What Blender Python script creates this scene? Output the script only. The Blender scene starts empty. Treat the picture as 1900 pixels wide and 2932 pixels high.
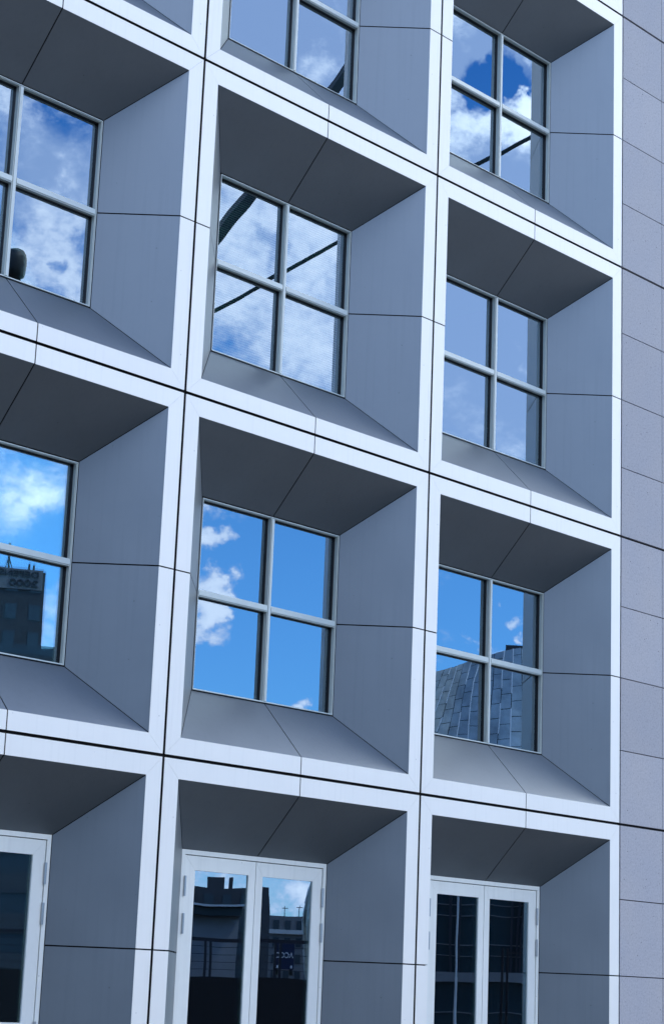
import bpy, bmesh, math, random
from mathutils import Vector, Matrix
random.seed(7)
S = bpy.context.scene
COL = S.collection

# ------------------------------------------------------------ camera
F, IW, IH = 5601.43, 1900.0, 2932.0
RC = Matrix(((0.67988975, -0.73229055, 0.03873604),
             (0.19965654, 0.13402471, -0.97065681),
             (0.70561122, 0.66767352, 0.23732862)))      # rows: right, down, forward
CAM = Vector((-11.97478, -13.31291, -8.94138))
cam_data = bpy.data.cameras.new('camera'); cam = bpy.data.objects.new('camera', cam_data); COL.objects.link(cam)
cam_data.sensor_fit = 'VERTICAL'; cam_data.sensor_height = 24.0; cam_data.lens = 24.0 * F / IH
cam_data.clip_start = 0.1; cam_data.clip_end = 5000
r_, d_, f_ = RC[0], RC[1], RC[2]
cam.matrix_world = Matrix(((r_[0], -d_[0], -f_[0], CAM[0]), (r_[1], -d_[1], -f_[1], CAM[1]), (r_[2], -d_[2], -f_[2], CAM[2]), (0, 0, 0, 1)))
S.camera = cam
YG = 0.660                                                # depth of the window glass behind the facade face
def ray(px, py):
    return (RC.transposed() @ Vector(((px - 950) / F, (py - 1466) / F, 1))).normalized()
def mray(px, py):                                         # direction a ray takes after the window glass mirrors it
    v = ray(px, py); v.y = -v.y; return v
CM = Vector((CAM.x, 2 * YG - CAM.y, CAM.z))
def MP(px, py, s):                                        # a point of the opposite side of the square, s metres of horizontal run away
    v = mray(px, py); return CM + v * (s / math.hypot(v.x, v.y))

# ------------------------------------------------------------ world: sky with broken cloud
SUN_EL, SUN_AZ = 52.0, 20.0                               # sun high behind the building, towards +y
W_ = bpy.data.worlds.new('World'); S.world = W_; W_.use_nodes = True
nt = W_.node_tree; nt.nodes.clear(); N = nt.nodes; L = nt.links
def nd(t, **k):
    n = N.new(t)
    for a, b in k.items(): setattr(n, a, b)
    return n
def mth(op, a, b=None, clamp=False):
    n = nd('ShaderNodeMath', operation=op, use_clamp=clamp)
    for i, v in enumerate((a, b)):
        if v is None: continue
        if isinstance(v, (int, float)): n.inputs[i].default_value = v
        else: L.new(v, n.inputs[i])
    return n.outputs[0]
sky = nd('ShaderNodeTexSky', sky_type='NISHITA', sun_disc=False)
sky.sun_elevation = math.radians(SUN_EL); sky.sun_rotation = math.radians(SUN_AZ)
sky.altitude = 60; sky.air_density = 1.0; sky.dust_density = 0.6; sky.ozone_density = 2.5
hsv = nd('ShaderNodeHueSaturation'); hsv.inputs['Saturation'].default_value = 1.22; hsv.inputs['Value'].default_value = 1.3
L.new(sky.outputs[0], hsv.inputs['Color'])
tc = nd('ShaderNodeTexCoord')
wn = nd('ShaderNodeTexNoise'); wn.inputs['Scale'].default_value = 22; wn.inputs['Detail'].default_value = 5; wn.inputs['Roughness'].default_value = .6
L.new(tc.outputs['Generated'], wn.inputs['Vector'])
sb = nd('ShaderNodeVectorMath', operation='SUBTRACT'); L.new(wn.outputs['Color'], sb.inputs[0]); sb.inputs[1].default_value = (.5, .5, .5)
ms = nd('ShaderNodeVectorMath', operation='SCALE'); L.new(sb.outputs[0], ms.inputs[0]); ms.inputs['Scale'].default_value = .06
wv = nd('ShaderNodeVectorMath', operation='ADD'); L.new(tc.outputs['Generated'], wv.inputs[0]); L.new(ms.outputs[0], wv.inputs[1])
WV = wv.outputs[0]
def noise(scale, detail, rough, off):
    a = nd('ShaderNodeVectorMath', operation='MULTIPLY_ADD'); L.new(tc.outputs['Generated'], a.inputs[0])
    a.inputs[1].default_value = (1, 1, 1.5); a.inputs[2].default_value = off
    n = nd('ShaderNodeTexNoise'); n.inputs['Scale'].default_value = scale; n.inputs['Detail'].default_value = detail; n.inputs['Roughness'].default_value = rough
    L.new(a.outputs[0], n.inputs['Vector']); return n.outputs['Fac']
def blob(acc, c, rad, s):
    dn = nd('ShaderNodeVectorMath', operation='DISTANCE'); L.new(WV, dn.inputs[0]); dn.inputs[1].default_value = c
    mr = nd('ShaderNodeMapRange', interpolation_type='SMOOTHERSTEP'); L.new(dn.outputs['Value'], mr.inputs['Value'])
    mr.inputs['From Min'].default_value = 0; mr.inputs['From Max'].default_value = rad * 1.7
    mr.inputs['To Min'].default_value = s; mr.inputs['To Max'].default_value = 0
    return mth('ADD', acc, mr.outputs[0])
def dirv(az, el):                                         # az: from -y towards +x
    a, e = math.radians(az), math.radians(el); return (math.sin(a) * math.cos(e), -math.cos(a) * math.cos(e), math.sin(e))
B = noise(7, 9, .58, (3.1, 0, .7)); B = mth('ADD', B, mth('MULTIPLY', mth('SUBTRACT', noise(55, 7, .62, (1, 7, 3)), .5), .65)); B = mth('ADD', B, mth('MULTIPLY', mth('SUBTRACT', noise(190, 5, .6, (4, 2, 3)), .5), .35)); B = mth('ADD', B, .05)
H = noise(4, 6, .55, (9, 4, 2))
for (px, py, rr, s) in [(20, 250, 80, .16), (168, 425, 26, .22), (200, 520, 34, .2), (120, 350, 60, .08), (150, 690, 120, .3), (210, 850, 90, .3), (90, 830, 60, .2), (185, 795, 30, -.34), (160, 770, 14, -.2), (100, 480, 90, -.06),
        (700, 720, 260, .26), (900, 1000, 200, .25), (940, 700, 120, .2), (775, 735, 38, -.3), (720, 690, 30, -.22), (640, 880, 110, .1),
        (60, 1430, 95, .3), (170, 1410, 80, .24), (120, 1310, 45, -.12), (110, 1590, 100, -.4),
        (800, 1720, 330, -.42), (600, 2000, 260, -.25), (582, 1455, 40, .5), (580, 1570, 36, .55), (625, 1545, 24, .4), (600, 1690, 56, .72), (640, 1700, 34, .3), (590, 1790, 60, .6), (650, 1775, 34, .3), (880, 2035, 30, .65),
        (1420, 1760, 230, -.4), (1415, 1713, 20, .5), (1490, 1790, 34, .62), (1455, 1800, 20, .4), (1350, 1845, 30, .6), (1400, 1880, 36, .65), (1505, 1855, 26, .55),
        (1345, 260, 75, -.5), (1390, 195, 65, -.5), (1460, 225, 38, -.3), (1370, 110, 110, -.35), (1470, 190, 40, -.25), (1440, 225, 26, -.4), (1310, 265, 34, -.4), (1330, 215, 30, -.3), (1500, 340, 80, .42), (1545, 270, 50, .25), (1320, 340, 80, .3), (1430, 330, 60, .25), (1420, 560, 120, -.2),
        (940, 190, 60, .12), (600, 2480, 40, .6), (860, 2535, 60, .4), (1420, 980, 260, -.42), (1480, 1000, 70, .2), (760, 60, 300, -.4), (930, 190, 60, .25), (1440, 540, 110, -.15), (1330, 400, 110, -.16), (1500, 400, 80, -.08)]:
    B = blob(B, tuple(mray(px, py)), rr / F, s)
for (px, py, rr, s) in [(1420, 900, 380, .4), (1380, 40, 170, .4), (1400, 540, 200, .45), (760, 60, 400, .55), (1355, 250, 70, -.6), (1400, 200, 60, -.6), (1445, 225, 30, -.5), (1310, 265, 45, -.5), (1400, 1780, 260, -.5), (800, 1750, 380, -.6), (110, 1580, 110, -.4), (160, 480, 200, .42), (750, 800, 350, .3)]:
    H = blob(H, tuple(mray(px, py)), rr / F, s)
# unseen cloud banks and haze added to brighten the rims and upper reveals
H = blob(H, dirv(-52, 36), .42, .5); B = blob(B, dirv(-52, 18), .25, -.3); B = blob(B, dirv(-52, 44), .3, .45)
B = blob(B, dirv(78, 31), .43, .45)
BK = blob(0.0, dirv(78, 31), .43, .5)
B = blob(B, dirv(20, 82), .7, -.2)
BK2 = blob(0.0, dirv(2, 25), .27, .5); B = blob(B, dirv(2, 25), .27, .5)
def ramp(v, a, b):
    m = nd('ShaderNodeMapRange', interpolation_type='SMOOTHSTEP'); L.new(v, m.inputs['Value']); m.inputs['From Min'].default_value = a; m.inputs['From Max'].default_value = b
    return m.outputs[0]
def mixc(f, a, b):
    m = nd('ShaderNodeMix', data_type='RGBA'); L.new(f, m.inputs[0])
    for i, v in ((6, a), (7, b)):
        if isinstance(v, tuple): m.inputs[i].default_value = v
        else: L.new(v, m.inputs[i])
    return m.outputs[2]
fac_h = mth('MULTIPLY', ramp(H, .48, .8), .8)
tm = nd('ShaderNodeVectorMath', operation='MULTIPLY'); L.new(hsv.outputs[0], tm.inputs[0]); tm.inputs[1].default_value = (.85, 1.35, 1.75)
sx = nd('ShaderNodeSeparateXYZ'); L.new(tc.outputs['Generated'], sx.inputs[0])
lo = mixc(ramp(sx.outputs[2], .02, .26), (.62, .80, .98, 1), (1, 1, 1, 1)); hi = mixc(ramp(sx.outputs[2], .28, .52), (1, 1, 1, 1), (.5, .72, .86, 1))
m2_ = nd('ShaderNodeVectorMath', operation='MULTIPLY'); L.new(lo, m2_.inputs[0]); L.new(hi, m2_.inputs[1])
m3_ = nd('ShaderNodeVectorMath', operation='MULTIPLY'); L.new(tm.outputs[0], m3_.inputs[0]); L.new(m2_.outputs[0], m3_.inputs[1])
c1 = mixc(fac_h, m3_.outputs[0], (5.4, 7.1, 10.9, 1))
cb = mixc(ramp(B, .6, 1.1), (7.4, 9.0, 12.8, 1), (12.6, 13.4, 15.8, 1))
BK = mth('ADD', BK, BK2)
cb = mixc(ramp(BK, .05, .4), cb, (26.0, 26.6, 27.0, 1))
c2 = mixc(mth('MULTIPLY', ramp(B, .44, .88), .95), c1, cb)
bg = nd('ShaderNodeBackground'); bg.inputs['Strength'].default_value = .1; L.new(c2, bg.inputs['Color'])
wo = nd('ShaderNodeOutputWorld'); L.new(bg.outputs[0], wo.inputs['Surface'])
W_.cycles.sampling_method = 'MANUAL'; W_.cycles.sample_map_resolution = 1024

# ------------------------------------------------------------ sun (behind the building, softened by cloud)
sd = bpy.data.lights.new('sun', 'SUN'); sd.energy = .9; sd.angle = math.radians(12); sd.color = (1, .95, .88)
sun = bpy.data.objects.new('sun', sd); COL.objects.link(sun)
a, e = math.radians(SUN_AZ), math.radians(SUN_EL)
sv = Vector((math.sin(a) * math.cos(e), math.cos(a) * math.cos(e), math.sin(e)))
sun.rotation_euler = sv.to_track_quat('Z', 'Y').to_euler()

S.view_settings.view_transform = 'Standard'; S.view_settings.look = 'None'; S.view_settings.gamma = 1
S.view_settings.exposure = 0.85
S.render.engine = 'CYCLES'
S.cycles.max_bounces = 10; S.cycles.transparent_max_bounces = 16; S.cycles.glossy_bounces = 6

# ------------------------------------------------------------ materials
def newmat(name):
    m = bpy.data.materials.new(name); m.use_nodes = True; t = m.node_tree
    return m, t, t.nodes['Principled BSDF']
def n_(t, ty, **k):
    n = t.nodes.new(ty)
    for a, b in k.items(): setattr(n, a, b)
    return n
def simple(name, col, rough=.5, metal=0, bump=0, bscale=60, var=0, vscale=2.0, coat=0, grime=0):
    m, t, p = newmat(name)
    p.inputs['Base Color'].default_value = (*col, 1); p.inputs['Roughness'].default_value = rough; p.inputs['Metallic'].default_value = metal
    if coat: p.inputs['Coat Weight'].default_value = coat; p.inputs['Coat Roughness'].default_value = .15
    tcn = n_(t, 'ShaderNodeTexCoord')
    if var:
        ns = n_(t, 'ShaderNodeTexNoise'); ns.inputs['Scale'].default_value = vscale; ns.inputs['Detail'].default_value = 6; ns.inputs['Roughness'].default_value = .65
        t.links.new(tcn.outputs['Object'], ns.inputs['Vector'])
        mr = n_(t, 'ShaderNodeMapRange'); mr.inputs['From Min'].default_value = .3; mr.inputs['From Max'].default_value = .7
        mr.inputs['To Min'].default_value = 1 - var; mr.inputs['To Max'].default_value = 1 + var; t.links.new(ns.outputs['Fac'], mr.inputs['Value'])
        mx = n_(t, 'ShaderNodeVectorMath', operation='SCALE'); mx.inputs[0].default_value = col; t.links.new(mr.outputs[0], mx.inputs['Scale'])
        colout = mx.outputs[0]
        if grime:                                          # faint rain streaks, specks and a tone of its own for each bay
            mp = n_(t, 'ShaderNodeMapping'); mp.inputs['Scale'].default_value = (14, 14, .55); t.links.new(tcn.outputs['Object'], mp.inputs['Vector'])
            s1 = n_(t, 'ShaderNodeTexNoise'); s1.inputs['Scale'].default_value = 1.6; s1.inputs['Detail'].default_value = 5; t.links.new(mp.outputs[0], s1.inputs['Vector'])
            oi = n_(t, 'ShaderNodeObjectInfo')
            m1 = n_(t, 'ShaderNodeMapRange'); m1.inputs['From Min'].default_value = .52; m1.inputs['From Max'].default_value = .8; m1.inputs['To Min'].default_value = 1; m1.inputs['To Max'].default_value = 1 - grime
            t.links.new(s1.outputs['Fac'], m1.inputs['Value'])
            m2 = n_(t, 'ShaderNodeMapRange'); m2.inputs['To Min'].default_value = 1 - grime * .35; m2.inputs['To Max'].default_value = 1 + grime * .35; t.links.new(oi.outputs['Random'], m2.inputs['Value'])
            vo = n_(t, 'ShaderNodeTexVoronoi'); vo.inputs['Scale'].default_value = 5.5; t.links.new(tcn.outputs['Object'], vo.inputs['Vector'])
            m3 = n_(t, 'ShaderNodeMapRange'); m3.inputs['From Min'].default_value = .022; m3.inputs['From Max'].default_value = .05; m3.inputs['To Min'].default_value = .72; m3.inputs['To Max'].default_value = 1; t.links.new(vo.outputs['Distance'], m3.inputs['Value'])
            p1 = n_(t, 'ShaderNodeMath', operation='MULTIPLY'); t.links.new(m1.outputs[0], p1.inputs[0]); t.links.new(m2.outputs[0], p1.inputs[1])
            p2 = n_(t, 'ShaderNodeMath', operation='MULTIPLY'); t.links.new(p1.outputs[0], p2.inputs[0]); t.links.new(m3.outputs[0], p2.inputs[1])
            m4 = n_(t, 'ShaderNodeVectorMath', operation='SCALE'); t.links.new(colout, m4.inputs[0]); t.links.new(p2.outputs[0], m4.inputs['Scale']); colout = m4.outputs[0]
        t.links.new(colout, p.inputs['Base Color'])
        mr2 = n_(t, 'ShaderNodeMapRange'); mr2.inputs['To Min'].default_value = rough - .06; mr2.inputs['To Max'].default_value = rough + .06
        t.links.new(ns.outputs['Fac'], mr2.inputs['Value']); t.links.new(mr2.outputs[0], p.inputs['Roughness'])
    if bump:
        nb = n_(t, 'ShaderNodeTexNoise'); nb.inputs['Scale'].default_value = bscale; nb.inputs['Detail'].default_value = 3
        t.links.new(tcn.outputs['Object'], nb.inputs['Vector'])
        bn = n_(t, 'ShaderNodeBump'); bn.inputs['Strength'].default_value = bump; bn.inputs['Distance'].default_value = .002
        t.links.new(nb.outputs['Fac'], bn.inputs['Height']); t.links.new(bn.outputs[0], p.inputs['Normal'])
    return m
M = {}
M['rim'] = simple('anodised_metal_lit', (.905, .885, .82), .46, .15, .04, 350, .02, 1.2, grime=.05)  # lit copy of the reveal metal, light it catches put into the colour
M['reveal'] = simple('anodised_metal_shaded', (.245, .278, .300), .46, .88, .04, 350, .05, 1.0, grime=.05)  # same metal as the rims, darker colour carries the shade of the recess
M['frame'] = simple('frame_metal', (.58, .62, .58), .4, .3, .05, 200, .04, 5)
M['framedark'] = simple('dark_gasket', (.012, .012, .014), .5)
M['joint'] = simple('joint_rubber', (.008, .005, .005), .8, 0, .3, 80, .2, 20)
M['door'] = simple('door_paint', (.86, .87, .81), .45, .1, .05, 250, .035, 2.5, grime=.08)
M['steel'] = simple('hinge_steel', (.5, .52, .54), .3, .9)
M['room'] = simple('dark_room', (.02, .022, .022), .9)
M['slat'] = simple('blind_slat', (.42, .56, .51), .7)
M['concrete'] = simple('concrete', (.22, .22, .22), .85, 0, .4, 5, .15, .6)
M['darkconcrete'] = simple('dark_concrete', (.04, .045, .05), .85, 0, .4, 5, .2, .4)
M['darkglassy'] = simple('dark_cladding', (.03, .045, .055), .3, .2, 0, 5, .2, .3)
M['paleband'] = simple('pale_band', (.45, .48, .48), .6, 0, 0, 5, .1, 1)
M['railing'] = simple('dark_railing_paint', (.01, .012, .02), .5)
M['blue'] = simple('blue_truck_paint', (.006, .012, .045), .35, 0, 0, 5, .1, 1)
M['letter'] = simple('pale_letter', (.6, .6, .6), .6)
M['darkletter'] = simple('dark_letter', (.012, .015, .02), .6)
M['beam'] = simple('dark_steel', (.03, .045, .045), .5, .2, 0, 5, .2, 1)
M['teal'] = simple('teal_glazed_wall', (.012, .035, .045), .2, .2, 0, 5, .3, .15)
M['zinc'] = simple('zinc_tile', (.34, .39, .37), .3, .6, .2, 2, .35, .5)
M['seam'] = simple('bright_seam', (.62, .66, .66), .35, .4)
M['ground'] = simple('paving_stone', (.16, .135, .108), .85, 0, .4, 12, .2, .4)
M['greyconcrete'] = simple('grey_concrete', (.15, .155, .16), .85, 0, .4, 5, .15, .4)
M['black'] = simple('black_stone', (.008, .008, .01), .9)
M['lamp'] = simple('lamp_housing', (.01, .01, .012), .45)

def stone():
    m, t, p = newmat('speckled_stone'); tcn = n_(t, 'ShaderNodeTexCoord')
    p.inputs['Roughness'].default_value = .75
    a = n_(t, 'ShaderNodeTexNoise'); a.inputs['Scale'].default_value = 1.1; a.inputs['Detail'].default_value = 4
    b = n_(t, 'ShaderNodeTexNoise'); b.inputs['Scale'].default_value = 42; b.inputs['Detail'].default_value = 5; b.inputs['Roughness'].default_value = .7
    v = n_(t, 'ShaderNodeTexVoronoi'); v.inputs['Scale'].default_value = 34
    v2 = n_(t, 'ShaderNodeTexVoronoi'); v2.inputs['Scale'].default_value = 9
    for x in (a, b, v, v2): t.links.new(tcn.outputs['Object'], x.inputs['Vector'])
    cr = n_(t, 'ShaderNodeValToRGB'); cr.color_ramp.elements[0].position = .3; cr.color_ramp.elements[0].color = (.365, .355, .365, 1)
    cr.color_ramp.elements[1].position = .72; cr.color_ramp.elements[1].color = (.505, .49, .495, 1); t.links.new(b.outputs['Fac'], cr.inputs[0])
    def mul(colout, facout, fmin, fmax, c, inv=True):
        mr = n_(t, 'ShaderNodeMapRange'); mr.inputs['From Min'].default_value = fmin; mr.inputs['From Max'].default_value = fmax
        mr.inputs['To Min'].default_value = 1; mr.inputs['To Max'].default_value = 0; t.links.new(facout, mr.inputs['Value'])
        mx = n_(t, 'ShaderNodeMix', data_type='RGBA', blend_type='MULTIPLY'); t.links.new(mr.outputs[0], mx.inputs[0]); t.links.new(colout, mx.inputs[6]); mx.inputs[7].default_value = (*c, 1)
        return mx.outputs[2]
    c = mul(cr.outputs[0], v.outputs['Distance'], .10, .30, (.74, .74, .78))
    c = mul(c, v2.outputs['Distance'], .045, .075, (.22, .2, .22))
    c = mul(c, a.outputs['Fac'], .3, .7, (.92, .95, 1.0))
    dv = n_(t, 'ShaderNodeVectorMath', operation='DIVIDE'); t.links.new(tcn.outputs['Object'], dv.inputs[0]); dv.inputs[1].default_value = (.887, 5, 3.4615 / 4)
    fl = n_(t, 'ShaderNodeVectorMath', operation='FLOOR'); t.links.new(dv.outputs[0], fl.inputs[0])
    wn = n_(t, 'ShaderNodeTexWhiteNoise', noise_dimensions='3D'); t.links.new(fl.outputs[0], wn.inputs['Vector'])
    mw = n_(t, 'ShaderNodeMapRange'); mw.inputs['To Min'].default_value = .93; mw.inputs['To Max'].default_value = 1.05; t.links.new(wn.outputs['Value'], mw.inputs['Value'])
    sc = n_(t, 'ShaderNodeVectorMath', operation='SCALE'); t.links.new(c, sc.inputs[0]); t.links.new(mw.outputs[0], sc.inputs['Scale'])
    t.links.new(sc.outputs[0], p.inputs['Base Color'])
    bn = n_(t, 'ShaderNodeBump'); bn.inputs['Strength'].default_value = .25; bn.inputs['Distance'].default_value = .0055
    t.links.new(b.outputs['Fac'], bn.inputs['Height']); t.links.new(bn.outputs[0], p.inputs['Normal'])
    return m
M['stone'] = stone()

def glass(name, fac, tint, refl, ior=1.5):
    m = bpy.data.materials.new(name); m.use_nodes = True; t = m.node_tree; t.nodes.clear()
    o = n_(t, 'ShaderNodeOutputMaterial'); mx = n_(t, 'ShaderNodeMixShader')
    tr = n_(t, 'ShaderNodeBsdfTransparent'); tr.inputs['Color'].default_value = (*tint, 1)
    g = n_(t, 'ShaderNodeBsdfGlossy'); g.inputs['Roughness'].default_value = .003; g.inputs['Color'].default_value = (*refl, 1)
    fr = n_(t, 'ShaderNodeFresnel'); fr.inputs['IOR'].default_value = ior
    ad = n_(t, 'ShaderNodeMath', operation='ADD', use_clamp=True); ad.inputs[1].default_value = fac
    t.links.new(fr.outputs[0], ad.inputs[0]); t.links.new(ad.outputs[0], mx.inputs[0])
    t.links.new(tr.outputs[0], mx.inputs[1]); t.links.new(g.outputs[0], mx.inputs[2])
    tcn = n_(t, 'ShaderNodeTexCoord'); nb = n_(t, 'ShaderNodeTexNoise'); nb.inputs['Scale'].default_value = 1.3; nb.inputs['Detail'].default_value = 1
    t.links.new(tcn.outputs['Object'], nb.inputs['Vector'])
    bn = n_(t, 'ShaderNodeBump'); bn.inputs['Strength'].default_value = 1; bn.inputs['Distance'].default_value = .0004
    t.links.new(nb.outputs['Fac'], bn.inputs['Height']); t.links.new(bn.outputs[0], g.inputs['Normal'])
    t.links.new(mx.outputs[0], o.inputs['Surface']); return m
M['glass_out'] = glass('outer_coated_glass', .30, (.80, .93, .88), (.72, .88, 1.0))
M['glass_in'] = glass('inner_glass', .38, (.55, .68, .64), (.85, 1.0, .98))

# ------------------------------------------------------------ mesh helpers
def slab(bm, pts, t, mi=0):
    """solid plate: pts = visible face (counter-clockwise seen from outside), t = thickness behind it"""
    p = [Vector(q) for q in pts]; n = (p[1] - p[0]).cross(p[2] - p[0]).normalized()
    a = [bm.verts.new(q) for q in p]; b = [bm.verts.new(q - n * t) for q in p]; k = len(p)
    fs = [bm.faces.new(a), bm.faces.new(b[::-1])] + [bm.faces.new((a[i], b[i], b[(i + 1) % k], a[(i + 1) % k])) for i in range(k)]
    for f in fs: f.material_index = mi
def box(bm, x0, x1, y0, y1, z0, z1, mi=0):
    slab(bm, [(x0, y0, z0), (x1, y0, z0), (x1, y0, z1), (x0, y0, z1)], y1 - y0, mi)
def ring(bm, x0, x1, z0, z1, w, y0, y1, mi=0):
    box(bm, x0, x0 + w, y0, y1, z0, z1, mi); box(bm, x1 - w, x1, y0, y1, z0, z1, mi)
    box(bm, x0 + w, x1 - w, y0, y1, z0, z0 + w, mi); box(bm, x0 + w, x1 - w, y0, y1, z1 - w, z1, mi)
def cyl(bm, p, q, r, seg=12, r2=None, mi=0):
    p, q = Vector(p), Vector(q); d = (q - p).normalized(); u = d.orthogonal().normalized(); v = d.cross(u); r2 = r if r2 is None else r2
    A = [bm.verts.new(p + (u * math.cos(2 * math.pi * i / seg) + v * math.sin(2 * math.pi * i / seg)) * r) for i in range(seg)]
    Bv = [bm.verts.new(q + (u * math.cos(2 * math.pi * i / seg) + v * math.sin(2 * math.pi * i / seg)) * r2) for i in range(seg)]
    fs = [bm.faces.new(A[::-1]), bm.faces.new(Bv)] + [bm.faces.new((A[i], A[(i + 1) % seg], Bv[(i + 1) % seg], Bv[i])) for i in range(seg)]
    for f in fs: f.material_index = mi
def obj(name, bm, mats, parent=None, smooth=False, bevel=0, fix=True):
    if fix: bmesh.ops.recalc_face_normals(bm, faces=bm.faces)
    me = bpy.data.meshes.new(name); bm.to_mesh(me); bm.free()
    for m in (mats if isinstance(mats, list) else [mats]): me.materials.append(m)
    if smooth: me.polygons.foreach_set('use_smooth', [True] * len(me.polygons))
    o = bpy.data.objects.new(name, me); COL.objects.link(o)
    if parent: o.parent = parent
    if bevel:
        b = o.modifiers.new('bevel', 'BEVEL'); b.width = bevel; b.segments = 2; b.limit_method = 'ANGLE'
    return o
def thing(name, label, cat, loc=(0, 0, 0), group=None):
    o = bpy.data.objects.new(name, None); COL.objects.link(o); o.location = loc
    o['label'] = label; o['category'] = cat
    if group: o['group'] = group
    return o
def tag(o, label, cat, group=None):
    o['label'] = label; o['category'] = cat
    if group: o['group'] = group
    return o
NB = bmesh.new

# ------------------------------------------------------------ ground
GZ = -10.38
bm = NB(); g = 2500
f = bm.faces.new([bm.verts.new(p) for p in ((-g, -g, GZ), (g, -g, GZ), (g, g, GZ), (-g, g, GZ))])
gr = obj('ground', bm, M['ground']); gr['kind'] = 'structure'

# ------------------------------------------------------------ the building
W, HM = 3.6, 3.4615
GJ = .030                                                  # joint between cassettes
BXL, BXR, BT, BB = .1956, .1983, .1957, .1842              # rim widths
D = .5911
WX0, WX1 = BXL + .6416, W - BXR - .5431
WZ0, WZ1 = BB + .5689, HM - BT - .5657
MJ = .013                                                  # thin joints
build = thing('building', 'pale metal facade of deep square bays holding grey framed windows and white glass doors', 'building', (0, 0, 0))

def surround(door):
    """returns meshes [(name, mesh, mats)] in bay space: x 0..W, z 0..HM, outer face y=0"""
    out = []
    g = GJ / 2; ox0, ox1, oz0, oz1 = g, W - g, g, HM - g
    ix0, ix1, iz0, iz1 = BXL, W - BXR, BB, HM - BT
    xm, zm, j, mt = W / 2, HM / 2, MJ / 2, .0011           # mt: half the fine mitre joint
    T = .005
    bm = NB()
    def pc(pts): slab(bm, [(x, 0, z) for x, z in pts], T)
    # four rims, each of two pieces, mitred at the corners
    for s in (0, 1):
        if s == 0:
            pc([(ox0 + mt, oz0), (xm - j, oz0), (xm - j, iz0), (ix0 + mt, iz0)]); pc([(ix0 + mt, iz1), (xm - j, iz1), (xm - j, oz1), (ox0 + mt, oz1)])
            pc([(ox0, oz0 + mt), (ix0, iz0 + mt), (ix0, zm - j), (ox0, zm - j)]); pc([(ix1, iz0 + mt), (ox1, oz0 + mt), (ox1, zm - j), (ix1, zm - j)])
        else:
            pc([(xm + j, oz0), (ox1 - mt, oz0), (ix1 - mt, iz0), (xm + j, iz0)]); pc([(xm + j, iz1), (ix1 - mt, iz1), (ox1 - mt, oz1), (xm + j, oz1)])
            pc([(ox0, zm + j), (ix0, zm + j), (ix0, iz1 - mt), (ox0, oz1 - mt)]); pc([(ix1, zm + j), (ox1, zm + j), (ox1, oz1 - mt), (ix1, iz1 - mt)])
    # dark backing behind the rims
    ring(bm, -.004, W + .004, -.004, HM + .004, .0, .05, .06, 1) if False else None
    box(bm, 0.0005, BXL - .004, .040, .052, .0005, HM - .0005, 1); box(bm, W - BXR + .004, W - .0005, .040, .052, .0005, HM - .0005, 1)
    box(bm, BXL - .004, W - BXR + .004, .040, .052, .0005, BB - .004, 1); box(bm, BXL - .004, W - BXR + .004, .040, .052, HM - BT + .004, HM - .0005, 1)
    out.append(('surround', bm, ['rim', 'joint']))
    def rv(a0, a1, b0, b1, name, split=True, bm_z=None):
        """reveal plate between front edge a0-a1 and back edge b0-b1, split at mid"""
        a0, a1, b0, b1 = map(Vector, (a0, a1, b0, b1)); bm = NB()
        ua, ub = (a1 - a0).normalized(), (b1 - b0).normalized(); e = .0055
        n = (a1 - a0).cross(b1 - a0).normalized()
        am, bmid = (a0 + a1) / 2, (b0 + b1) / 2
        if bm_z is not None: bmid.z = bm_z; am.z = bm_z
        if split:
            slab(bm, [a0 + ua * e, am - ua * j, bmid - ub * j, b0 + ub * e], .004)
            slab(bm, [am + ua * j, a1 - ua * e, b1 - ub * e, bmid + ub * j], .004)
        else: slab(bm, [a0 + ua * e, a1 - ua * e, b1 - ub * e, b0 + ub * e], .004)
        slab(bm, [a0 - n * .03, a1 - n * .03, b1 - n * .03, b0 - n * .03], .01, 1)
        out.append((name, bm, ['reveal', 'joint']))
    f0 = .002; bz0 = BB if door else WZ0
    FL, FR, FB, FT = ix0, ix1, iz0, iz1
    yb = D
    rv((FR, f0, FT), (FL, f0, FT), (WX1, yb, WZ1), (WX0, yb, WZ1), 'soffit_panel')
    rv((FL, f0, FB), (FR, f0, FB), (WX0, yb, bz0), (WX1, yb, bz0), 'sill_panel')
    rv((FL, f0, FT), (FL, f0, FB), (WX0, yb, WZ1), (WX0, yb, bz0), 'side_panel', True, zm)
    rv((FR, f0, FB), (FR, f0, FT), (WX1, yb, bz0), (WX1, yb, WZ1), 'side_panel', True, zm)
    return out

def to_mesh(name, bm, mats, smooth=False):
    bmesh.ops.recalc_face_normals(bm, faces=bm.faces)
    me = bpy.data.meshes.new(name); bm.to_mesh(me); bm.free()
    for m in mats: me.materials.append(M[m])
    if smooth: me.polygons.foreach_set('use_smooth', [True] * len(me.polygons))
    return me
SUR = {k: [(n, to_mesh(n, bm, ms)) for n, bm, ms in surround(k)] for k in (False, True)}

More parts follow.
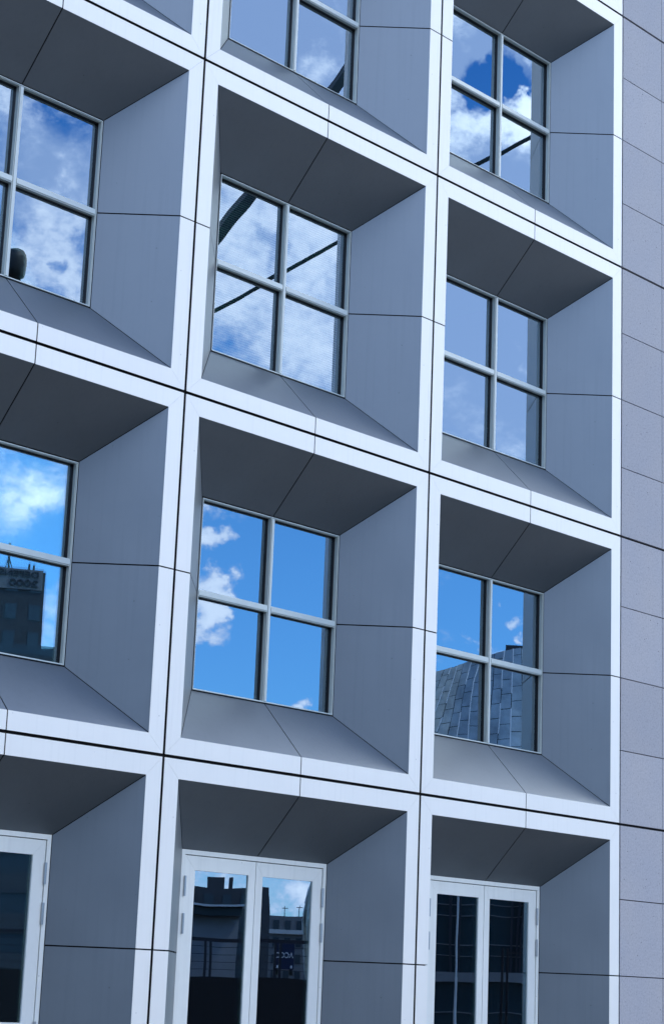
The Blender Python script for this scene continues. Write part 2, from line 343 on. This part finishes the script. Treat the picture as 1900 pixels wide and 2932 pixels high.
def pane_mesh(x0, x1, z0, z1, y, hf, hb, tx=0, tz=0, n=9):
    """double glazing: outer and inner sheets, slightly bowed, joined by a spacer"""
    bm = NB()
    def sheet(yy, h, mi, rx=0, rz=0):
        vs = []
        for i in range(n + 1):
            for k in range(n + 1):
                u, v = i / n, k / n; b = h * (16 * u * (1 - u) * v * (1 - v))
                vs.append(bm.verts.new((x0 + (x1 - x0) * u, yy - b + rx * (u - .5) * (x1 - x0) + rz * (v - .5) * (z1 - z0), z0 + (z1 - z0) * v)))
        for i in range(n):
            for k in range(n):
                f = bm.faces.new((vs[i * (n + 1) + k], vs[(i + 1) * (n + 1) + k], vs[(i + 1) * (n + 1) + k + 1], vs[i * (n + 1) + k + 1])); f.material_index = mi; f.smooth = True
    sheet(y, hf, 0, tx, tz); sheet(y + .010, hb, 1, tx + random.uniform(-.0004, .0004), tz + random.uniform(-.0006, .0004))
    for (a0, a1, c0, c1) in ((x0, x0 + .012, z0, z1), (x1 - .012, x1, z0, z1), (x0, x1, z0, z0 + .012), (x0, x1, z1 - .012, z1)):
        box(bm, a0, a1, y + .003, y + .007, c0, c1, 2)
    me = bpy.data.meshes.new('pane'); bm.to_mesh(me); bm.free()
    for m in ('glass_out', 'glass_in', 'framedark'): me.materials.append(M[m])
    return me

def window_meshes():
    gp = .014; x0, x1, z0, z1 = WX0 + gp, WX1 - gp, WZ0 + gp, WZ1 - gp
    bm = NB()
    ring(bm, x0, x1, z0, z1, .007, D - .004, D + .02)                  # thin lip
    ring(bm, x0 + .007, x1 - .007, z0 + .007, z1 - .007, .007, D + .006, D + .045)   # grey jamb
    ring(bm, x0 + .007, x1 - .007, z0 + .007, z1 - .007, .010, D + .045, D + .135, 1)  # black gasket behind
    ring(bm, x0 - .05, x1 + .05, z0 - .05, z1 + .05, .058, D + .025, D + .12, 1)        # dark subframe closing the gap
    for k in range(5):                                                  # small fixing clips in the gap
        zz = z0 + (z1 - z0) * (k + .5) / 5; xx = x0 + (x1 - x0) * (k + .5) / 5
        box(bm, x1, x1 + .013, D + .003, D + .02, zz - .008, zz + .008, 1); box(bm, xx - .008, xx + .008, D + .003, D + .02, z1, z1 + .013, 1)
    fr = to_mesh('window', bm, ['frame', 'framedark'])
    xc, zc = (WX0 + WX1) / 2, (WZ0 + WZ1) / 2
    bm = NB(); a, b = z0 + .0145, z1 - .0145
    box(bm, xc - .026, xc + .026, D + .004, D + .048, a, b); box(bm, xc - .016, xc + .016, D - .006, D + .004, a, b)
    box(bm, xc - .029, xc + .029, D + .048, D + .13, a, b, 1)
    mu = to_mesh('mullion', bm, ['frame', 'framedark'])
    bm = NB()
    for (p, q) in ((x0 + .0145, xc - .0265), (xc + .0265, x1 - .0145)):
        box(bm, p, q, D + .004, D + .048, zc - .034, zc + .034); box(bm, p, q, D - .005, D + .004, zc - .023, zc + .023)
        box(bm, p, q, D + .048, D + .13, zc - .037, zc + .037, 1)
    tr = to_mesh('transom', bm, ['frame', 'framedark'])
    rects = []
    for (p, q) in ((x0 + .012, xc - .02), (xc + .02, x1 - .012)):
        for (u, v) in ((z0 + .012, zc - .028), (zc + .028, z1 - .012)): rects.append((p, q, u, v))
    return fr, mu, tr, rects
WF, WM, WT, WR = window_meshes()

def door_meshes():
    gp = .006; x0, x1, z0, z1 = WX0 + gp, WX1 - gp, BB, WZ1 - .004
    bm = NB(); w = .045
    for (a, b, c, d) in ((x0, x0 + w, z0, z1), (x1 - w, x1, z0, z1), (x0 + w, x1 - w, z1 - w, z1)):
        box(bm, a, b, D + .004, D + .12, c, d)
    box(bm, x0 - .05, x0 - .001, D + .03, D + .12, z0, z1 + .05, 1); box(bm, x1 + .001, x1 + .05, D + .03, D + .12, z0, z1 + .05, 1)
    box(bm, x0, x1, D + .03, D + .12, z1 + .001, z1 + .05, 1)
    box(bm, x0 + w, x1 - w, D + .07, D + .12, z1 - w - .02, z1 - w, 1)
    box(bm, x0 + w, x0 + w + .02, D + .07, D + .12, z0, z1 - w, 1); box(bm, x1 - w - .02, x1 - w, D + .07, D + .12, z0, z1 - w, 1)
    xc = (x0 + x1) / 2; box(bm, xc - .03, xc + .03, D + .075, D + .12, z0, z1 - w - .02, 1)
    fr = to_mesh('door', bm, ['door', 'framedark'])
    leaves, glz, hg = [], [], []
    top = z1 - w - .008; bot = z0 + .012; st = .135; mid0, mid1 = .92, 1.065
    for (p, q) in ((x0 + w + .008, xc - .004), (xc + .004, x1 - w - .008)):
        bm = NB(); y0, y1 = D + .012, D + .066
        st_in = .095
        a, b = (p + (st if p < xc - .5 else st_in), q - (st_in if p < xc - .5 else st))
        # stiles and rails, mitred at the top corners
        def fp(pts): slab(bm, [(x, y0, z) for x, z in pts], y1 - y0)
        k = .0008
        fp([(p, bot), (a, bot), (a, top - st - k), (p, top - k)]); fp([(b, bot), (q, bot), (q, top - k), (b, top - st - k)])
        fp([(p + k, top), (a + k, top - st), (b - k, top - st), (q - k, top)])
        fp([(a + k, mid0), (b - k, mid0), (b - k, mid1), (a + k, mid1)]); fp([(a + k, bot), (b - k, bot), (b - k, bot + .2), (a + k, bot + .2)])
        box(bm, a - .01, b + .01, y1 - .03, y1 - .012, bot + .1, mid0 + .05)         # solid lower panel
        leaves.append(to_mesh('door_leaf', bm, ['door']))
        glz.append((a - .01, b + .01, mid1 - .01, top - st + .01))
    for side, xx in ((0, x0 + w + .004), (1, x1 - w - .004)):
        for zz in (top - .29, top - .64, top - 1.66, z0 + .3):
            bm = NB(); cyl(bm, (xx, D - .004, zz - .095), (xx, D - .004, zz - .002), .0125, 12); cyl(bm, (xx, D - .004, zz + .002), (xx, D - .004, zz + .095), .0125, 12)
            cyl(bm, (xx, D - .004, zz - .002), (xx, D - .004, zz + .002), .0105, 12)
            box(bm, xx - .003, xx + .003, D - .002, D + .02, zz - .09, zz + .09)
            hg.append(to_mesh('hinge', bm, ['steel'], False))
    return fr, leaves, glz, hg
DF, DL, DG, DH = door_meshes()

def link(name, me, parent):
    o = bpy.data.objects.new(name, me); COL.objects.link(o); o.parent = parent; return o
cells = [(c, r) for c in (-2, -1, 0, 1) for r in (-2, -1, 0, 1, 2)]
for (c, r) in cells:
    door = (r == 2)
    loc = (c * W, 0, -(r + 1) * HM)
    ms = SUR[door]
    s = link('door_surround' if door else 'window_surround', ms[0][1], build); s.location = loc
    for n, me in ms[1:]: link(n, me, s)
    if not door:
        w = link('window', WF, build); w.location = loc
        link('mullion', WM, w); link('transom', WT, w)
        for i, (p, q, u, v) in enumerate(WR):
            hf = random.uniform(.0001, .0005); tx, tz = random.uniform(-.0008, .0008), random.uniform(-.0008, .0008)
            link('pane', pane_mesh(p, q, u, v, YG, hf, -hf * random.uniform(.6, 1.3), tx, tz), w)
    else:
        w = link('door', DF, build); w.location = loc
        for me in DL: link('door_leaf', me, w)
        for (p, q, u, v) in DG:
            hf = random.uniform(.0003, .0007)
            link('pane', pane_mesh(p, q, u, v, D + .026, hf, -hf, random.uniform(-.0006, .0006), random.uniform(-.0006, .0006)), w)
        for me in DH: link('hinge', me, w)

# rooms behind the glass and the solid wall between them
bm = NB(); yw = D + .14
X0, X1, Z0, Z1 = -2 * W, 2 * W, -3 * HM, 2 * HM
for (c, r) in cells:
    bx, bz = c * W, -(r + 1) * HM; zb = BB if r == 2 else WZ0
    box(bm, bx, bx + WX0 - .04, yw, yw + .05, bz, bz + HM); box(bm, bx + WX1 + .04, bx + W, yw, yw + .05, bz, bz + HM)
    box(bm, bx + WX0 - .04, bx + WX1 + .04, yw, yw + .05, bz, bz + zb - .04); box(bm, bx + WX0 - .04, bx + WX1 + .04, yw, yw + .05, bz + WZ1 + .04, bz + HM)
for r in range(-2, 4): box(bm, X0, X1, yw + .05, yw + 6, -r * HM - .12, -r * HM + .12)
for c in range(-2, 3): box(bm, c * W - .06, c * W + .06, yw + .05, yw + 6, Z0, Z1)
box(bm, X0 - .5, X1, yw + 6, yw + 6.3, Z0, Z1 + .4)
link('interior_wall', to_mesh('interior_wall', bm, ['room']), build)
bm = NB()
box(bm, X0 - .5, X0 - .02, 0.02, yw + 6, GZ, Z1 + .4); box(bm, X0, X1, 0.02, yw + 6, Z1 + .13, Z1 + .4)
box(bm, X0 - 30, X0 - .52, 0.02, yw + 6, GZ, Z1 + .4)
link('side_wall', to_mesh('side_wall', bm, ['reveal']), build)

# ------------------------------------------------------------ stone clad wing on the right
wall = thing('stone_wall', 'speckled lilac grey stone cladding in wide courses, right of the metal facade', 'wall', (2 * W, 0, 0))
JX = 8.087 - 2 * W
bm = NB(); ch = HM / 4
xs = [.010, JX, 4.2, 7.6, 11.0]
for r in range(-3, 3):
    for k in range(4):
        z1 = -r * HM - k * ch; z0 = z1 - ch
        t0 = .015 if k == 3 else .0055; t1 = .015 if k == 0 else .0055
        for i in range(len(xs) - 1):
            slab(bm, [(xs[i] + (.0045 if i else 0), 0, z0 + t0), (xs[i + 1] - .0045, 0, z0 + t0), (xs[i + 1] - .0045, 0, z1 - t1), (xs[i] + (.0045 if i else 0), 0, z1 - t1)], .03)
st = obj('stone_panel', bm, M['stone'], wall)
bm = NB(); box(bm, 0, 11, .034, 7, -3 * HM, 3 * HM + .1); obj('joint_backing', bm, M['joint'], wall)

# ------------------------------------------------------------ things just behind the glass
bm = NB(); z = WZ0 - .05
while z < WZ1 + .03:
    slab(bm, [(WX0 - .02, D + .185, z), (WX1 + .02, D + .185, z), (WX1 + .02, D + .202, z + .019), (WX0 - .02, D + .202, z + .019)], .0012); z += .026
bl = obj('blind', bm, M['slat']); bl.location = (0, 0, -HM)
tag(bl, 'closed green grey slatted blind behind the cloud filled window crossed by two dark reflected beams', 'blind')

# ------------------------------------------------------------ the far side of the square (seen mirrored in the glass)
def place(t, A, Bp, z):
    t.location = (A.x, A.y, z); t.rotation_euler = (0, 0, math.atan2(Bp.y - A.y, Bp.x - A.x)); return math.hypot(Bp.x - A.x, Bp.y - A.y)
def block(name, label, cat, A, Bp, depth, ztop, mat, wins=None, wmat='darkglassy', zbase=GZ, floor=3.4, bay=3.2):
    """building whose front runs from A to Bp and looks back towards the facade"""
    t = thing(name, label, cat); w = place(t, A, Bp, zbase); h = ztop - zbase
    bm = NB(); box(bm, 0, w, -depth, 0, 0, h); obj('wall', bm, M[mat], t)
    if wins:
        bm = NB(); nf = int(h / floor)
        for i in range(nf):
            z = h - (i + .8) * floor
            if wins == 'band': box(bm, .5, w - .5, .01, .12, z, z + floor * .5)
            else:
                x = bay * .3
                while x + bay * .5 < w: box(bm, x, x + bay * .5, .01, .12, z, z + floor * .55); x += bay
        obj('window_band', bm, M[wmat], t)
    t['w'] = w; return t
# tower with roof lettering, mirrored in the left window
top = MP(60, 1636, 420).z
tw = block('tower', 'tall dark tower with block letters along its parapet', 'building', MP(-700, 1660, 420), MP(127, 1660, 420), 40, top, 'darkconcrete', 'grid', 'darkglassy', floor=6, bay=5)
def text(s, size, loc, mat, parent, ext=.15, sx=1.0):
    cu = bpy.data.curves.new('lettering', 'FONT'); cu.body = s; cu.size = size; cu.extrude = ext; cu.offset = size * .015
    tmp = bpy.data.objects.new('t', cu); COL.objects.link(tmp); bpy.context.view_layer.update()
    me = bpy.data.meshes.new_from_object(tmp); bpy.data.objects.remove(tmp)
    me.materials.clear(); me.materials.append(M[mat])
    o = bpy.data.objects.new('lettering', me); COL.objects.link(o); o.parent = parent
    o.rotation_euler = (math.radians(90), 0, math.radians(180)); o.location = loc; o.scale = (sx, 1, 1); return o
H_ = top - GZ; tww = tw['w']
pb = NB(); box(pb, 4, tww - .6, .02, .5, H_ - 4.3, H_ + .3); obj('parapet', pb, M['greyconcrete'], tw)
text('DEFENSE', 1.9, (tww - 1.5, .7, H_ - 1.5), 'darkletter', tw, .15, 1.35)
text('2000', 2.2, (tww - 1.6, .7, H_ - 3.7), 'darkletter', tw, .15, 1.45)
bm = NB()
for (x, hh) in ((tww - 8, 6), (tww - 3.6, 2.2), (tww - 2.6, 2.0)):
    cyl(bm, (x, -3, H_), (x, -3, H_ + hh), .25, 6); cyl(bm, (x - 1, -3, H_), (x, -3, H_ + hh * .6), .12, 5); cyl(bm, (x + 1, -3, H_), (x, -3, H_ + hh * .6), .12, 5)
obj('antenna', bm, M['beam'], tw)
block('low_block', 'low dark block standing in front of the lettered tower', 'building', MP(-700, 1860, 300), MP(400, 1860, 300), 20, MP(150, 1862, 300).z, 'darkglassy', 'band', 'darkconcrete', floor=5)
# office block mirrored in the left door
block('office_block', 'dark office block with thin pale floor lines', 'building', MP(-600, 2500, 110), MP(425, 2500, 110), 15, MP(300, 2240, 110).z, 'darkglassy', 'band', 'darkconcrete', floor=2.2)
# stepped flats mirrored in the middle door
A_ = MP(440, 2540, 230)
fl = block('apartment_block', 'blue grey flats with a stepped roofline and chimneys', 'building', A_, MP(762, 2540, 230), 10, MP(700, 2536, 230).z, 'darkconcrete', 'grid', 'darkglassy', floor=2.8, bay=2.4)
hh = MP(700, 2536, 230).z - GZ; bm = NB(); du = lambda px: fl['w'] * (px - 440) / 322
box(bm, du(588), du(640), -6, -.2, hh, hh + 1.3); box(bm, du(655), du(668), -3, -1, hh, hh + 1.3); obj('chimney', bm, M['darkconcrete'], fl)
lb = block('low_terrace', 'low dark terrace with pale parapet and roof masts', 'building', MP(758, 2620, 200), MP(1080, 2620, 200), 10, MP(860, 2624, 200).z, 'greyconcrete', 'grid', 'darkglassy', floor=1.7, bay=1.5)
bm = NB()
for px in (810, 862): u = lb['w'] * (px - 758) / 322; cyl(bm, (u, -3, 0), (u, -3, MP(px, 2588, 200).z - GZ), .05, 5); cyl(bm, (u - .4, -3, MP(px, 2594, 200).z - GZ), (u + .4, -3, MP(px, 2594, 200).z - GZ), .04, 5)
obj('roof_mast', bm, M['beam'], lb)
bm = NB(); z = MP(860, 2668, 200).z - GZ; box(bm, 0, lb['w'], .02, .5, z - .25, z + .15); obj('ledge', bm, M['paleband'], lb)
# pavilion with a pale roof edge
pv = thing('pavilion', 'flat roofed pavilion with a pale roof edge over a dark recess', 'building'); w = place(pv, MP(430, 2590, 90), MP(708, 2590, 90), GZ); hz = MP(640, 2583, 90).z - GZ
bm = NB(); box(bm, 0, w, -8, .4, hz - .09, hz); obj('roof_edge', bm, M['paleband'], pv)
bm = NB(); box(bm, 0, w - .2, -8, -.6, 0, hz - .1); obj('wall', bm, M['concrete'], pv)
bm = NB(); box(bm, 0, w - .1, -1, .1, hz - .48, hz - .1); obj('recess_shade', bm, M['beam'], pv)  # dark strip painted as the shade below the roof edge
# raised pavement with a dark railing and a blue lorry on it
A_, B_ = MP(-620, 2800, 46), MP(1060, 2800, 46); dz = MP(700, 2800, 46).z
bm = NB(); dk = bpy.data.objects.new('x', None); w = place(dk, A_, B_, 0); bpy.data.objects.remove(dk)
an = math.atan2(B_.y - A_.y, B_.x - A_.x)
box(bm, 0, w, -60, 0, GZ - .5, dz); dk = obj('raised_pavement', bm, M['black']); dk.location = (A_.x, A_.y, 0); dk.rotation_euler = (0, 0, an); dk['kind'] = 'structure'
rl = thing('railing', 'black steel railing along the raised pavement', 'railing'); w = place(rl, A_, B_, dz)
hr = MP(700, 2689, 46).z - dz
bm = NB(); box(bm, 0, w, -.24, -.16, hr - .06, hr + .02)
for k in range(1, 5): box(bm, 0, w, -.206, -.194, hr * k / 5 - .006, hr * k / 5 + .006)
obj('rail', bm, M['railing'], rl)
for px in (556, 575, 765, 783, 990):
    u = w * (px + 620) / 1680; bm = NB(); box(bm, u - .035, u + .035, -.25, -.15, 0, hr); obj('post', bm, M['railing'], rl)
zt, zb = MP(810, 2692, 85).z, MP(810, 2797, 85).z
tk = thing('lorry', 'dark blue lorry with pale lettering on its flat side', 'lorry'); w = place(tk, MP(775, 2790, 85), MP(843, 2790, 85), zb); hh = zt - zb
bm = NB(); box(bm, 0, w, -3, 0, .25, hh); bmesh.ops.bevel(bm, geom=[e for e in bm.edges if abs(e.verts[0].co.z - hh) < .001 and abs(e.verts[1].co.z - hh) < .001], offset=.12, segments=3, affect='EDGES'); obj('body', bm, M['blue'], tk)
text('ACCO', .34, (w * .95, .02, hh * .5), 'letter', tk, .01, 1.0)
for u in (.15, w - .15): bm = NB(); cyl(bm, (u - .1, -.5, .25), (u + .1, -.5, .25), .25, 16); obj('wheel', bm, M['beam'], tk)
for u in (.08, w - .18): bm = NB(); box(bm, u, u + .1, .005, .03, .3, .42); obj('headlight', bm, M['letter'], tk)
# glazed hall mirrored in the right hand door
gh = thing('glazed_hall', 'dark teal glazed hall with pale floor lines', 'building'); w = place(gh, MP(1120, 2500, 62), MP(1720, 2500, 62), GZ); hz = MP(1400, 2350, 62).z - GZ
du = lambda px: w * (px - 1120) / 600
bm = NB(); box(bm, 0, w, -12, 0, 0, hz); obj('wall', bm, M['teal'], gh)
bm = NB()
for py, th in ((2590, .03), (2622, .03), (2706, .03), (2738, .02), (2905, .03)):
    z = MP(1400, py, 62).z - GZ; box(bm, 0, w, .01, .05, z, z + th)
obj('floor_line', bm, M['greyconcrete'], gh)
bm = NB(); z = MP(1400, 2814, 62).z - GZ; box(bm, 0, w, .02, .25, z, z + .3); obj('ledge', bm, M['greyconcrete'], gh)
for px in (1288, 1318, 1462, 1485, 1500):
    u = du(px); bm = NB(); box(bm, u - .04, u + .04, .02, .2, z + .3, hz); obj('mullion', bm, M['railing'], gh)
a_ = MP(1304, 2700, 58); bm = NB(); cyl(bm, (a_.x, a_.y, MP(1304, 2795, 58).z), (a_.x, a_.y, MP(1304, 2400, 58).z), .035, 12); cyl(bm, (a_.x, a_.y, GZ), (a_.x, a_.y, MP(1304, 2795, 58).z), .05, 12)
tag(obj('mast', bm, M['paleband']), 'slim white mast in front of the glazed hall', 'mast')
gp = thing('gate', 'dark gate of two posts and one rail before the glazed hall', 'gate'); w = place(gp, MP(1416, 2800, 30), MP(1640, 2800, 30), GZ); zt = MP(1418, 2713, 30).z - GZ
for u in (0, .085): bm = NB(); box(bm, u, u + .04, -.03, .03, 0, zt); obj('post', bm, M['railing'], gp)
bm = NB(); box(bm, .125, w, -.02, .02, zt - .08, zt - .05); obj('rail', bm, M['railing'], gp)
# curved metal tiled building mirrored in the right hand window
c_ = MP(1530, 2000, 150); zt = MP(1430, 1868, 142).z; e0_, e1_ = MP(1400, 2000, 150), MP(1600, 2000, 150); rt_ = math.atan2(e1_.y - e0_.y, e1_.x - e0_.x)
cb_ = thing('tiled_building', 'curved building clad in overlapping zinc tiles with bright seams', 'building', (c_.x, c_.y - 2, GZ)); Hc = zt - GZ
def prof(v): return 15.0 * (1 - .42 * max(0, v - .25) ** 1.6 * 1.6) * (0.94 + .06 * min(1, v * 4))
bm = NB(); rows, cols = 22, 84; seam = NB(); gapb = None
def cp(u, v, e=0):
    an = u * 2 * math.pi; r = prof(v) + e; tilt = .09 * math.cos(an - rt_) * v
    return Vector((math.cos(an) * r * 1.15 , math.sin(an) * r * .9, v * Hc * (1 + tilt)))
for k in range(cols):
    off = .5 * (k % 2) + random.uniform(-.12, .12)
    for i in range(-1, rows):
        u0, u1 = k / cols, (k + 1) / cols; v0, v1 = max(0, (i + off) / rows), min(1, (i + 1 + off) / rows)
        if v1 - v0 < .004: continue
        e = random.uniform(-.01, .03)
        q = [cp(u0 + .0004, v0 + .0012, e), cp(u1 - .0004, v0 + .0012, e + random.uniform(-.02, .02)), cp(u1 - .0004, v1 - .0006, e + random.uniform(-.02, .02)), cp(u0 + .0004, v1 - .0006, e)]
        bm.faces.new([bm.verts.new(x) for x in q])
        if k % 3 != 1 and random.random() < .8: cyl(seam, cp(u0, v0, .03), cp(u0, v1, .03), .04, 4)
sh = obj('tile', bm, M['zinc'], cb_, fix=False); obj('seam', seam, M['seam'], cb_)
bm = NB()
for i in range(rows):
    for k in range(48):
        bm.faces.new([bm.verts.new(cp(a / 48, b / rows, -.12)) for a, b in ((k, i), (k + 1, i), (k + 1, i + 1), (k, i + 1))])
bm.faces.new([bm.verts.new(cp(k / 48, 1, -.1)) for k in range(48)])
obj('shell', bm, M['beam'], cb_, fix=False)
p0, p1 = MP(1438, 1890, 165), MP(1560, 1890, 165); bm = NB(); zt2 = MP(1480, 1852, 165).z
box(bm, 0, 16, -8, 0, 0, zt2 - GZ); rb = obj('roof_block', bm, M['darkconcrete']); rb.location = (p0.x, p0.y, GZ); rb.rotation_euler = (0, 0, math.atan2(p1.y - p0.y, p1.x - p0.x))
tag(rb, 'plain grey block rising behind the zinc tiled building', 'building')
# inclined steel struts of a derrick, mirrored in the upper windows
j0 = MP(317, 1050, 70); dr = thing('derrick', 'steel mast with two dark slanting jibs', 'crane', (j0.x, j0.y, GZ))
bm = NB(); cyl(bm, (0, 0, 0), (0, 0, j0.z - GZ), .35, 10); obj('mast', bm, M['beam'], dr)
def jib(p, q, wd):
    A, Bp = p - Vector(dr.location), q - Vector(dr.location); d = (Bp - A).normalized(); s = d.cross(Vector((0, 1, 0))).normalized() * wd / 2; yv = Vector((0, wd / 2, 0))
    bm = NB(); va = [bm.verts.new(A + a + b) for a, b in ((s, yv), (-s, yv), (-s, -yv), (s, -yv))]; vb = [bm.verts.new(Bp + a + b) for a, b in ((s, yv), (-s, yv), (-s, -yv), (s, -yv))]
    bm.faces.new(va); bm.faces.new(vb[::-1])
    for i in range(4): bm.faces.new((va[i], vb[i], vb[(i + 1) % 4], va[(i + 1) % 4]))
    obj('jib', bm, M['beam'], dr)
jib(j0, MP(1120, 60, 70), .40); jib(j0, MP(1600, 350, 70), .145)
# street lamp mirrored in the upper left window
h0 = MP(40, 760, 30); lp = thing('street_lamp', 'tall street lamp with a rounded black head', 'street lamp', (h0.x - 1.6, h0.y, GZ))
bm = NB(); cyl(bm, (0, 0, 0), (0, 0, h0.z - GZ + .3), .09, 12, .05); obj('pole', bm, M['lamp'], lp)
bm = NB(); cyl(bm, (0, 0, h0.z - GZ + .25), (1.5, 0, h0.z - GZ + .12), .035, 8); obj('arm', bm, M['lamp'], lp)
bm = NB(); pr = [(0, .27), (.08, .262), (.14, .235), (.18, .18), (.2, .1), (.205, 0), (.2, -.12), (.185, -.2), (.15, -.215), (0, -.2)]
rg = [[bm.verts.new((r * math.cos(k * math.pi / 12), r * math.sin(k * math.pi / 12), z)) for k in range(24)] if r else [bm.verts.new((0, 0, z))] for r, z in pr]
for a, b in zip(rg, rg[1:]):
    for k in range(24):
        q = (k + 1) % 24
        bm.faces.new((a[0], b[k], b[q]) if len(a) == 1 else ((a[k], b[0], a[q]) if len(b) == 1 else (a[k], b[k], b[q], a[q])))
hd = obj('lamp_head', bm, M['lamp'], lp, smooth=True); hd.location = (1.6, 0, h0.z - GZ)
bm = NB(); cyl(bm, (1.72, 0, h0.z - GZ - .29), (1.75, 0, h0.z - GZ - .18), .02, 8); obj('latch', bm, M['lamp'], lp)
# unseen dark blocks added behind the camera to darken the lower reveals
block('corner_shade_block', 'unseen grey block with window grid, added to darken the reflections', 'building', Vector((-75, -28, 0)), Vector((-22, -58, 0)), 15, 14, 'darkconcrete', 'grid', 'darkglassy')
block('long_shade_block', 'unseen long low grey block, added behind the camera to darken reflections', 'building', Vector((-18, -72, 0)), Vector((14, -80, 0)), 15, 2, 'darkconcrete', 'grid', 'darkglassy')
